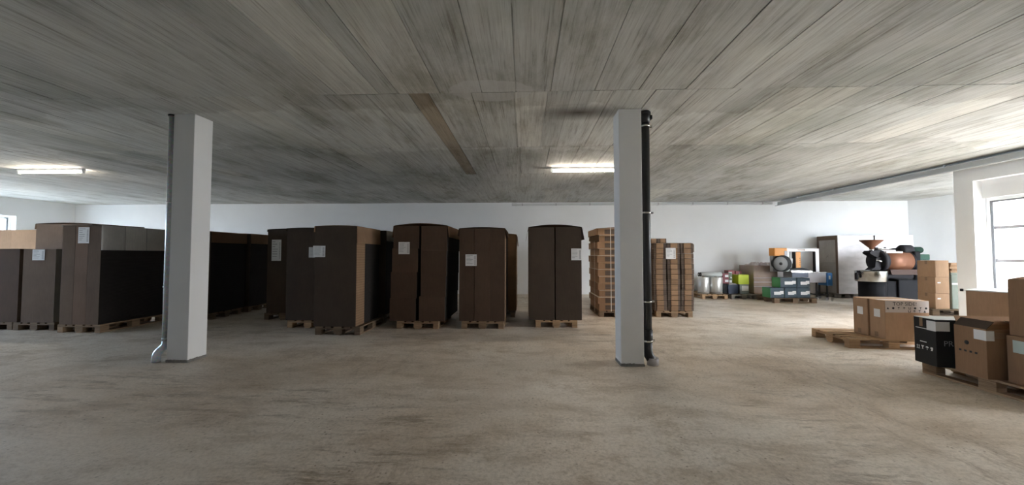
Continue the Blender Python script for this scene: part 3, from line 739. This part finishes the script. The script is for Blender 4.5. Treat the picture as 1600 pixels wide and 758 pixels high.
# pallet with teal packs
pallet(7.84, 11.15, PI/2, 'brown pallet under the five blue and green film-wrapped boxes', WOOD_D)
def teal(x0, x1, z0, z1, lab, y0=10.83, side=NAVY):
    x0 -= .22; x1 -= .22
    pk = pack(x0, x1, y0, y0+.36, z0, z1, TEALPK, lab, (.45, .55, .30, .62), 'film-wrapped boxes on the brown pallet', side, 'box')
    MB().box((x1-x0)/2-.12, (x1-x0)/2-.02, -.1825, -.1805, .11, .2).build('white_sticker', PAPER, pk)
    MB().box(-(x1-x0)/2-.004, (x1-x0)/2+.004, -.185, .184, .001, z1-z0+.004, bev=.012).build('clear_wrap', FILM_C, pk)
teal(7.40, 7.80, PZ, .435, 'blue box with a bright green end, on the pallet floor', side=GREENPK)
teal(7.815, 8.155, PZ, .435, 'blue film-wrapped box in the middle of the lower row')
teal(8.17, 8.54, PZ, .435, 'blue film-wrapped box at the machine end of the lower row')
teal(7.69, 8.155, .4415, .735, 'blue box with a green end, on the upper row', side=GREENPK)
teal(8.17, 8.54, .4415, .725, 'blue film-wrapped box at the machine end of the upper row')

# tall film-wrapped loads against the back wall
def wrapped(x0, x1, lab, plab, frame=True, top=2.03):
    pallet((x0+x1)/2, 12.46, PI/2, plab, WOOD_G)
    t = thing('wrapped_load', lab, 'pallet load', ((x0+x1)/2, 12.43, PZ), 0, 'tall film-wrapped loads')
    w, d = (x1-x0)/2, .4; h = top-PZ; hm = h*.53
    for k, (a, b) in enumerate(((0, hm-.004), (hm, h))):
        for c in range(2):
            l = -w+c*w
            MB().box(l+.003, l+w-.003, -d, d, a, b, bev=.005).build('carton', KRAFT_G if c == 0 else KRAFT_L, t)
    if frame:
        for y in (-d-.002, d-.07): MB().box(-w-.008, -w-.001, y, y+.075, .01, h).build('corner_board', KRAFT_M, t)
        MB().box(-w-.010, -w-.0085, -d, d, h-.14, h-.005).build('top_board', KRAFT_M, t)
        MB().prism([(-.06, h*.66), (.0, h*.63), (.03, h*.615), (-.01, h*.64)], -w-.014, -w-.011, 'X').build('tear', INK, t)
    MB().box(-w+.002, w+.006, -d-.012, -d-.004, .002, h+.004, bev=.003).build('front_film', FILM, t)
    MB().box(-w+.002, w+.006, -d-.004, d+.006, h+.001, h+.006).build('top_film', FILM, t)
    MB().box(w+.001, w+.006, -d, d, .002, h).build('side_film', FILM, t)
    MB().box(-w+.01, w, -d-.016, -d-.0125, hm-.012, hm+.006).build('film_fold', FILM, t)
    if not frame: MB().box(.1, .45, -d-.0145, -d-.0125, h-.42, h-.12).build('paper_sheet', PAPER, t)
wrapped(10.14, 11.26, 'tall film-wrapped carton load with a bare brown end', 'pallet under the tall wrapped load with a bare brown end')
wrapped(11.32, 12.50, 'tall film-wrapped carton load behind the copper drum', 'pallet under the tall wrapped load behind the copper drum', False)

# ------------------------------------------------------------------ coffee roaster
t = thing('coffee_roaster', 'coffee roaster with copper hopper, copper drum and steel cooling tray', 'coffee roaster', (10.45, 10.85, 0))
ox = -10.45
def rx(x): return x+ox
ct = MB().lathe([(.33, .64), (.345, .65), (.345, .925), (.352, .94), (.335, .94), (.33, .90), (.33, .72), (.0001, .72)], c=(rx(9.95), -.12, 0), n=40).build('cooling_tray', STEEL, t)
MB().cyl((rx(9.95), -.12, .72), (rx(9.95), -.12, .86), .03, n=12).box(rx(9.68), rx(10.22), -.14, -.10, .76, .79).build('stirring_arm', IRON, ct)
MB().cyl((rx(9.98), -.12, 0), (rx(9.98), -.12, .645), .30, n=36).build('cooling_base', BLACK, t)
MB().box(rx(9.535), rx(9.62), -.17, -.09, .84, .885).box(rx(9.52), rx(9.565), -.165, -.095, .70, .86).build('chute_latch', IRON, t)
MB().box(rx(9.60), rx(9.63), -.18, -.08, .87, .94).build('latch_hinge', IRON, ct)
MB().box(rx(10.22), rx(11.20), -.30, .36, 0, .66, bev=.015).build('cabinet', BLACK, t)
MB().box(rx(10.48), rx(11.22), -.36, -.302, .02, .70, bev=.01).build('cabinet_door', BLACK, t)
MB().prism([(-.37, .70), (-.29, .71), (.05, .80), (.05, .77)], rx(10.47), rx(11.16), 'X').build('sloping_tray', STEEL, t)
MB().box(rx(10.30), rx(11.20), -.12, .36, .66, .90, bev=.01).build('upper_housing', IRON, t)
DZ = 1.215
MB().lathe([(.0001, rx(10.40)), (.29, rx(10.40)), (.29, rx(11.14)), (.0001, rx(11.14))], c=(0, .08, DZ), axis='X', n=40).build('copper_drum', COPPER, t)
for x in (10.42, 11.12): MB().lathe([(.285, rx(x)-.015), (.297, rx(x)-.015), (.297, rx(x)+.015), (.285, rx(x)+.015), (.285, rx(x)-.015)], c=(0, .08, DZ), axis='X', n=40).build('drum_hoop', IRON, t)
MB().prism([(-.28, .84), (.36, .84), (.36, .98), (-.24, .98)], rx(10.38), rx(11.16), 'X').build('drum_cradle', mat('dark_copper', (.05, .028, .02), .6, 0, .2), t)
fp = MB().lathe([(.0001, rx(10.28)), (.30, rx(10.28)), (.325, rx(10.31)), (.325, rx(10.39)), (.0001, rx(10.39))], c=(0, .08, DZ), axis='X', n=36).build('face_plate', IRON, t)
MB().prism([(rx(10.00), 1.46), (rx(10.06), 1.52), (rx(10.30), 1.53), (rx(10.42), 1.34), (rx(10.34), 1.16), (rx(10.24), 1.30), (rx(10.04), 1.42)], -.06, .18, 'Y').build('feed_chute', IRON, fp)
MB().prism([(rx(10.14), 1.30), (rx(10.28), 1.34), (rx(10.28), 1.02), (rx(10.22), .96), (rx(9.98), .955), (rx(10.10), 1.05)], -.10, .10, 'Y').build('discharge_spout', IRON, fp)
MB().cyl((rx(10.10), -.16, 1.245), (rx(10.30), -.16, 1.195), .022, n=10).build('discharge_handle', STEEL, fp)
MB().box(rx(10.30), rx(10.42), -.10, .2, .66, 1.0).build('neck', BLACK, t)
hp = MB().lathe([(.045, 1.555), (.05, 1.60), (.255, 1.81), (.262, 1.835), (.25, 1.835), (.04, 1.61), (.04, 1.555), (.045, 1.555)], c=(rx(10.16), .06, 0), n=32).build('hopper', COPPER, t)
MB().cyl((rx(10.16), .06, 1.50), (rx(10.16), .06, 1.575), .058, n=16).build('hopper_neck', STEEL, hp)
MB().cyl((rx(10.22), .08, 1.565), (rx(10.98), .08, 1.575), .032, n=14).build('exhaust_pipe', STEEL, t)
MB().box(rx(10.34), rx(10.78), -.20, -.12, 1.455, 1.495).build('hand_rail', MWHITE, t)
MB().cyl((rx(10.30), .08, 1.53), (rx(10.30), .08, 1.62), .055, n=14).build('pipe_elbow', IRON, t)
MB().cyl((rx(10.56), .08, 1.575), (rx(10.56), .08, 1.625), .028, n=12).build('valve_knob', IRON, t)
MB().lathe([(.0001, rx(10.94)), (.12, rx(10.95)), (.15, rx(11.0)), (.15, rx(11.22)), (.10, rx(11.28)), (.0001, rx(11.28))], c=(0, .05, 1.545), axis='X', n=24).build('fan_housing', IRON, t)
MB().box(rx(11.14), rx(11.30), -.18, .34, .66, 1.50, bev=.02).build('rear_plate', BLACK, t)
mo = MB().lathe([(.0001, rx(11.28)), (.085, rx(11.28)), (.085, rx(11.50)), (.06, rx(11.53)), (.0001, rx(11.53))], c=(0, .02, 1.54), axis='X', n=20).build('motor', GREENM, t)
for k in range(6): MB().lathe([(.084, rx(11.31)+k*.032), (.094, rx(11.31)+k*.032), (.094, rx(11.32)+k*.032), (.084, rx(11.32)+k*.032)], c=(0, .02, 1.54), axis='X', n=20).build('cooling_fin', GREENM, mo)
MB().box(rx(11.30), rx(11.62), -.12, .14, 1.25, 1.42, bev=.02).build('gearbox', GREENM, t)

# ------------------------------------------------------------------ cartons by the corner of the window wall
pallet(10.02, 9.02, PI/2-.08, 'pallet under the three stacked kraft cartons by the wall corner', WOOD_D)
def carton(name, label, x, y, z, w, d, h, rz, m, group=None, tape=True, cat='carton', bev=.004):
    t = thing(name, label, cat, (x, y, z), rz, group)
    MB().box(-w/2, w/2, -d/2, d/2, 0, h, bev=bev).build('body', m, t)
    if tape:
        MB().box(-w/2, w/2, -.025, .025, h, h+.0008).build('tape', TAPE, t)
        MB().box(-.0005-w/2-.0008, -w/2, -.025, .025, h*.78, h).build('tape_end', TAPE, t)
    return t
zz = PZ
for k, (h, n) in enumerate(((.36, 'lowest'), (.375, 'middle'), (.39, 'topmost'))):
    q = carton('kraft_carton', '%s of three kraft cartons stacked by the corner of the window wall' % n, 9.70+.006*k, 8.93, zz, .34, .36, h-.002, .05+.02*k, KRAFT_L, 'three stacked kraft cartons')
    if k < 2: MB().box(-.12, -.04, -.1815, -.1802, h*.62, h*.62+.03).build('sticker', PAPER, q)
    zz += h
t = thing('sage_box', 'sage green box beside the three stacked kraft cartons', 'box', (10.135, 9.0, PZ), -.03)
MB().box(-.2, .2, -.25, .25, 0, .80, bev=.01).build('body', SAGE, t)
MB().box(-.21, .21, -.26, .26, .80, .84, bev=.006).build('lid', SAGE, t)
MB().box(-.19, .0, -.2535, -.2505, .56, .60).build('label', PAPER, t)
for k, (dx, z) in enumerate(((0, .985), (.02, 1.03), (-.02, 1.075), (.0, 1.12), (.015, 1.165))):
    tag(MB().box(9.925+dx, 10.36+dx, 8.76, 9.22, z, z+.043, bev=.003).build('flat_carton', KRAFT if k % 2 else KRAFT_L),
        '%s folded brown carton lying on the sage green box' % ('lowest', 'second', 'third', 'fourth', 'topmost')[k], 'carton', 'folded cartons on the sage box')

# free pallet with two cartons
pallet(5.50, 5.97, PI/2-.08, 'light pallet sticking out from under the pair of tall brown cartons', WOOD)
for k, (y, lab) in enumerate(((5.955, 'tall brown carton standing behind the carton with handling marks'), (5.69, 'tall brown carton with handling marks printed along its top'))):
    q = carton('tall_carton', lab, 5.655+.01*k, y, PZ, .61, .255, .575, -.04, KRAFT if False else KRAFT_L, 'pair of tall brown cartons', False)
    s = MB().box(-.0015, 0, -.05, .05, -.06, .06).build('side_label', PAPER, q, (-.3055, .0, .375))
    MB().box(-.0012, 0, -.03, .03, 0, .07).build('tape_end', TAPE, q, (-.3055, .02, .02))
    MB().box(-.305, .305, -.025, .025, .575, .5758).build('tape', PAPER if k else TAPE, q)
    if k == 1:
        pn = MB().box(-.30, .30, -.1295, -.1278, .40, .572).build('printed_panel', mat('whitish_print_panel', (.55, .49, .45), .6), q)
        Rm = Matrix.Translation((-.03, -.1297, .525)) @ Matrix.Rotation(PI/2, 4, 'X')
        text_part('TOP SIDE!', .075, INK, pn, Rm)
        mb = MB(); r = random.Random(4)
        def mark(x, z, kd, s=.02):
            y0, y1 = -.1302, -.1296
            if kd == 0: mb.prism([(x-s, z-s), (x+s, z-s), (x, z+s)], y0, y1, 'Y')
            elif kd == 1: mb.box(x-s, x-s*.6, y0, y1, z-s, z+s).box(x-s, x+s, y0, y1, z-s, z-s*.6).box(x+s*.6, x+s, y0, y1, z-s, z+s)
            elif kd == 2: mb.prism([(x-s, z), (x-s*.6, z+s*.8), (x+s*.6, z+s*.8), (x+s, z)], y0, y1, 'Y').box(x-.002, x+.002, y0, y1, z-s, z)
            elif kd == 3: mb.lathe([(s*.7, y0), (s, y0), (s, y1), (s*.7, y1), (s*.7, y0)], c=(x, 0, z), axis='Y', n=16)
            else: mb.prism([(x-s, z+s), (x+s, z+s), (x+s*.15, z), (x+s*.15, z-s*.7), (x+s*.6, z-s), (x-s*.6, z-s), (x-s*.15, z-s*.7), (x-s*.15, z)], y0, y1, 'Y')
        for i in range(8): mark(-.265+i*.075, .465, (0, 3, 4, 2, 1, 3, 4, 3)[i], .016)
        for i in range(4): mark(.03+i*.07, .42, (1, 2, 4, 0)[i], .017)
        mb.build('handling_marks', INK, pn)['kind'] = 'stuff'

# ------------------------------------------------------------------ near pallet with boxes at the right
pallet(5.13, 3.90, 0.0, 'pallet under the black box and the open brown carton', WOOD_M)
t = thing('black_box', 'black printed box with a pale lid and white handling marks', 'box', (4.872, 4.325, PZ), -.15)
w, d, h = .50, .27, .525
MB().box(-w/2, w/2, -d/2, d/2, 0, h, bev=.003).build('body', BLACKC, t)
MB().box(-w/2+.004, w/2-.004, -d/2+.004, d/2-.004, h, h+.004).build('lid', mat('pale_lid', (.62, .64, .62), .5), t)
MB().box(-w/2-.0016, -w/2, .02, .06, h-.10, h).build('tape_end', TAPE, t)
# paper label folded round the near edge
MB().box(-w/2-.0022, -w/2, -d/2-.0022, -.03, h-.13, h-.02).box(-w/2, -w/2+.13, -d/2-.0022, -d/2, h-.125, h-.02).build('paper_label', PAPER, t)
MB().box(-w/2-.0012, -w/2, -.03, .11, h-.125, h-.117).build('white_line', WHITEINK, t)
text_part('PR', .085, GREYINK, t, Matrix.Translation((-.135, -d/2-.0006, h*.50)) @ Matrix.Rotation(PI/2, 4, 'X'))
mb = MB(); x0, x1 = -w/2-.0012, -w/2
def pf(y, z): return (y, z)
for i, y in enumerate((.085, .03, -.025, -.08)):
    z = .185; s = .02
    if i == 0:
        for yy in (y-.012, y+.012):
            mb.box(x0, x1, yy-.003, yy+.003, z-s, z+.008); mb.prism([(yy-.009, z+.006), (yy+.009, z+.006), (yy, z+s)], x0, x1, 'X')
        mb.box(x0, x1, y-.022, y+.022, z-s-.006, z-s-.002)
    elif i == 1: mb.prism([(y-s, z+s), (y+s, z+s), (y+.004, z), (y+.004, z-s+.004), (y+.012, z-s), (y-.012, z-s), (y-.004, z-s+.004), (y-.004, z)], x0, x1, 'X')
    elif i == 2: mb.prism([(y-s, z+.004), (y-.012, z+.017), (y, z+s), (y+.012, z+.017), (y+s, z+.004)], x0, x1, 'X').box(x0, x1, y-.002, y+.002, z-s, z+.004)
    else: mb.prism([(y-s*.8, z+s), (y+s*.6, z+s), (y+s*.8, z+.004), (y+.004, z-.002), (y+.012, z-s), (y-.008, z-s), (y-.014, z)], x0, x1, 'X')
mb.box(x0, x1, -.02, .06, .245, .255)
mb.build('handling_marks', WHITEINK, t)['kind'] = 'stuff'

# open brown carton: four walls, floor, flaps
t = thing('open_carton', 'open brown carton with raised flaps beside the black box', 'carton', (4.955, 3.955, PZ), -.10)
w, d, h = .56, .30, .50
MB().box(-w/2, w/2, -d/2, d/2, 0, .006).build('bottom', KRAFT, t)
wl_ = MB().box(-w/2, -w/2+.006, -d/2, d/2, .006, h).build('side_panel', KRAFT, t)
MB().box(w/2-.006, w/2, -d/2, d/2, .006, h).build('side_panel', KRAFT, t)
MB().box(-w/2+.006, w/2-.006, -d/2, -d/2+.006, .006, h).build('front_panel', KRAFT, t)
MB().box(-w/2+.006, w/2-.006, d/2-.006, d/2, .006, h).build('back_panel', INSIDE, t)
MB().prism([(d/2-.006, h), (d/2, h), (d/2+.03, h+.085), (d/2+.024, h+.087)], -w/2+.03, w/2, 'X').build('flap', KRAFT, t)
MB().prism([(-w/2, h), (-w/2+.006, h), (-w/2+.075, h+.075), (-w/2+.068, h+.078)], -d/2, d/2, 'Y').build('flap', KRAFT_D, t)
MB().prism([(w/2-.006, h), (w/2, h), (w/2-.09, h+.05), (w/2-.095, h+.045)], -d/2, d/2, 'Y').build('flap', KRAFT, t)
MB().box(-w/2+.02, w/2-.02, -d/2+.02, d/2-.02, .006, h*.72).build('contents', KRAFT_L, t)
MB().box(-w/2-.0016, -w/2, -d/2-.0016, -.04, h-.115, h-.015).box(-w/2, -w/2+.07, -d/2-.0016, -d/2, h-.115, h-.015).build('paper_label', PAPER, t)
MB().box(-w/2+.07, w/2-.2, -d/2-.0012, -d/2, h-.09, h-.03).build('tape', TAPE, t)
mb = MB().lathe([(.0001, -w/2-.0010), (.022, -w/2-.0010), (.022, -w/2), (.0001, -w/2)], c=(0, .03, .33), axis='X', n=16)
for i in range(4): mb.box(-w/2-.0010, -w/2, .095-.05*i-.012, .095-.05*i+.012, .23, .25)
mb.build('handling_marks', INK, t)['kind'] = 'stuff'

t = carton('brown_carton', 'brown carton with a pale green label under the tilted carton', 5.05, 3.55, PZ, .54, .44, .46, -.06, KRAFT, 'cartons on the near pallet', True)
MB().box(-.2715, -.2701, .06, .17, .30, .42).build('paper_label', mat('pale_green_label', (.5, .6, .55), .6), t)
t = carton('brown_carton', 'brown carton with a lifted flap on the carton with a pale green label', 5.06, 3.55, PZ+.462, .52, .42, .55, -.06, KRAFT, 'cartons on the near pallet', False)
MB().prism([(-.26, .551), (.25, .64), (.25, .645), (-.26, .556)], -.2, .2, 'Y').build('flap', KRAFT, t)
# large pale carton by the window wall
t = thing('lidded_carton', 'large tan carton with a white lid sheet under the window', 'carton', (6.15, 4.71, 0), .433)
MB().box(-.30, .30, -.35, .35, 0, .935, bev=.004).build('body', KRAFT_L, t)
MB().box(-.32, .31, -.36, .36, .936, .950, bev=.002).build('lid_sheet', MWHITE, t)
MB().cyl((-.32, .378, .925), (-.32, .378, .958), .016, n=10).build('corner_knob', RUBBER, t)
